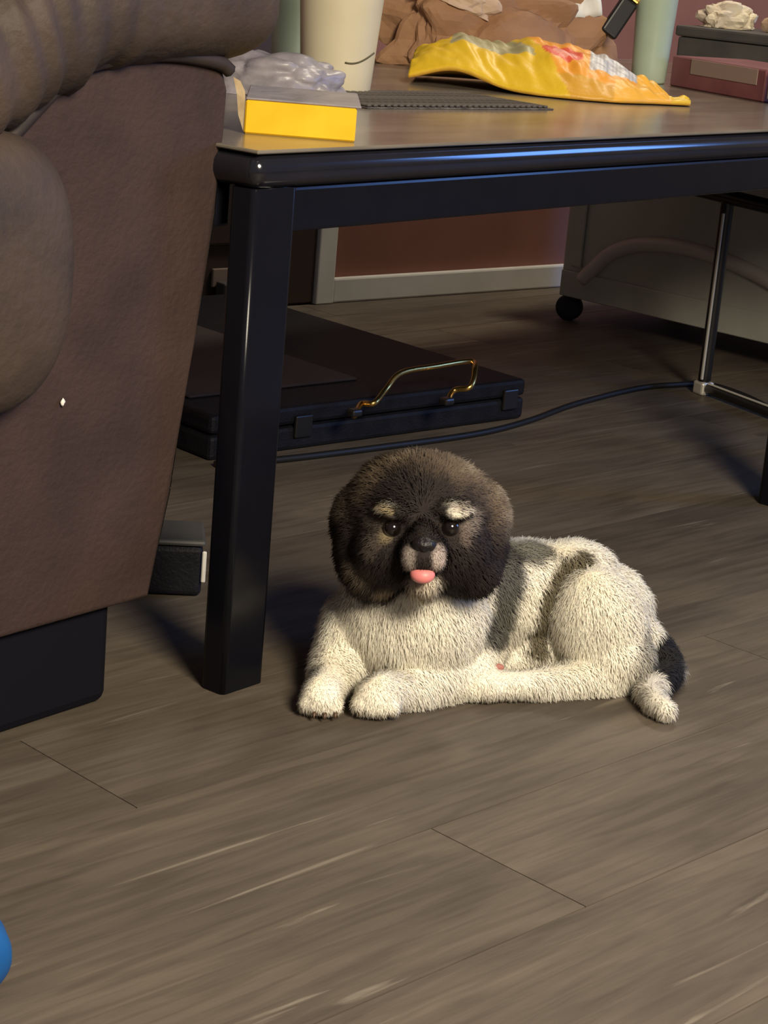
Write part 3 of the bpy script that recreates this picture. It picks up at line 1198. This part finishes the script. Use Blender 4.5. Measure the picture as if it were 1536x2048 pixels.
# fur
me = bme
me.calc_loop_triangles()
tri = np.empty(len(me.loop_triangles) * 3, dtype=np.int32)
me.loop_triangles.foreach_get('vertices', tri)
tri = tri.reshape(-1, 3)
vn = np.empty(len(me.vertices) * 3, dtype=np.float32)
me.vertices.foreach_get('normal', vn)
vn = vn.reshape(-1, 3).astype(np.float64)
co = bco.astype(np.float64)
a_, b_, c_ = co[tri[:, 0]], co[tri[:, 1]], co[tri[:, 2]]
ar = np.linalg.norm(np.cross(b_ - a_, c_ - a_), axis=1) / 2
NF = 150000
pick = rng.choice(len(tri), NF, p=ar / ar.sum())
r1_, r2_ = rng.random(NF), rng.random(NF)
sw = r1_ + r2_ > 1
r1_[sw], r2_[sw] = 1 - r1_[sw], 1 - r2_[sw]
P = a_[pick] + (b_ - a_)[pick] * r1_[:, None] + (c_ - a_)[pick] * r2_[:, None]
N = vn[tri[pick, 0]] * (1 - r1_ - r2_)[:, None] + vn[tri[pick, 1]] * r1_[:, None] + vn[tri[pick, 2]] * r2_[:, None]
N /= np.linalg.norm(N, axis=1)[:, None] + 1e-9
keep = np.ones(NF, bool)
for c, r in [(eyes[0], .0085), (eyes[1], .0085), (NO, .0105), (TO, .0125)]:
    keep &= np.linalg.norm(P - V(c), axis=1) > r
keep &= ~((P[:, 2] < .004) & (N[:, 2] < -.3))
P, N = P[keep], N[keep]
NF = len(P)
hx = P - V(HC)
hd = np.linalg.norm(hx / np.array((.085, .085, .075)), axis=1)
onhead = hd < 1.1
G = np.tile(np.array((.25, .1, -.8)), (NF, 1))                 # lie of the coat: back and down
hl = np.linalg.norm(hx, axis=1)[:, None] + 1e-6
G[onhead] = (hx / hl)[onhead] * np.array((1.0, 1.0, .8)) + np.array((0, .6, -.15))
G -= N * (G * N).sum(1)[:, None]
G /= np.linalg.norm(G, axis=1)[:, None] + 1e-6
D = N * .50 + G * .85
D[onhead] += N[onhead] * .35
D += rng.normal(0, .20, D.shape)
L = np.full(NF, .0105)
L[onhead] = .0085
for c, r, ln in [(HC + Vector((0, 0, .05)), .075, .0145), (at(847, 1110, 1.69), .036, .0028), (eyes[0], .022, .0030), (eyes[1], .022, .0030), (at(847, 1165, 1.70), .022, .004),
                 (PA, .040, .0035), (PB, .040, .0035), (HA, .050, .0038), (HB, .03, .0035), (at(1195, 1260, 1.82), .07, .0105), (at(830, 1240, 1.74), .08, .010), (tp[5], .03, .006), (tp[2], .03, .009)]:
    dd = np.linalg.norm(P - V(c), axis=1)
    wgt = 1 - sm(dd, r * .6, r)
    L = L * (1 - wgt) + ln * wgt
L *= rng.uniform(.65, 1.25, NF)
D /= np.linalg.norm(D, axis=1)[:, None]
mid = P + D * (L * .55)[:, None]
tip = P + D * L[:, None] + np.array((0, 0, -1)) * (L * .2)[:, None] - N * (L * .12)[:, None] + rng.normal(0, .0007, P.shape)
tip[:, 2] = np.maximum(tip[:, 2], .0008)
mid[:, 2] = np.maximum(mid[:, 2], .0010)
S = np.cross(N, D) + rng.normal(0, .12, D.shape)
S /= np.linalg.norm(S, axis=1)[:, None] + 1e-9
wd = rng.uniform(.00035, .00055, NF)[:, None]
VV = np.stack([P - N * .0006 - S * wd, P - N * .0006 + S * wd, mid - S * wd * .8, mid + S * wd * .8, tip], 1).reshape(-1, 3)
base_i = np.arange(NF) * 5
quads = np.stack([base_i, base_i + 1, base_i + 3, base_i + 2], 1)[:, ::-1]
tris = np.stack([base_i + 4, base_i + 3, base_i + 2], 1)
fm = bpy.data.meshes.new('fur')
fm.vertices.add(NF * 5)
fm.vertices.foreach_set('co', VV.astype(np.float32).ravel())
loops = np.concatenate([quads, tris], 1).ravel()
fm.loops.add(len(loops))
fm.loops.foreach_set('vertex_index', loops.astype(np.int32))
fm.polygons.add(NF * 2)
st_ = np.stack([np.arange(NF) * 7, np.arange(NF) * 7 + 4], 1).ravel()
fm.polygons.foreach_set('loop_start', st_.astype(np.int32))
fm.update(calc_edges=True)
fm.polygons.foreach_set('use_smooth', np.ones(NF * 2, bool))
fc = coat(P) * rng.uniform(.90, 1.10, NF)[:, None]
fc5 = np.repeat(np.hstack([np.clip(fc, 0, 1), np.ones((NF, 1))]), 5, axis=0)
ca = fm.color_attributes.new('coat', 'FLOAT_COLOR', 'POINT')
ca.data.foreach_set('color', fc5.astype(np.float32).ravel())
fn = np.repeat(N * .8 + D * .2, 5, axis=0)
fn /= np.linalg.norm(fn, axis=1)[:, None]
fm.normals_split_custom_set_from_vertices(fn.astype(np.float32))
fur = link('fur', fm, M['fur'], pup)
fur['kind'] = 'stuff'
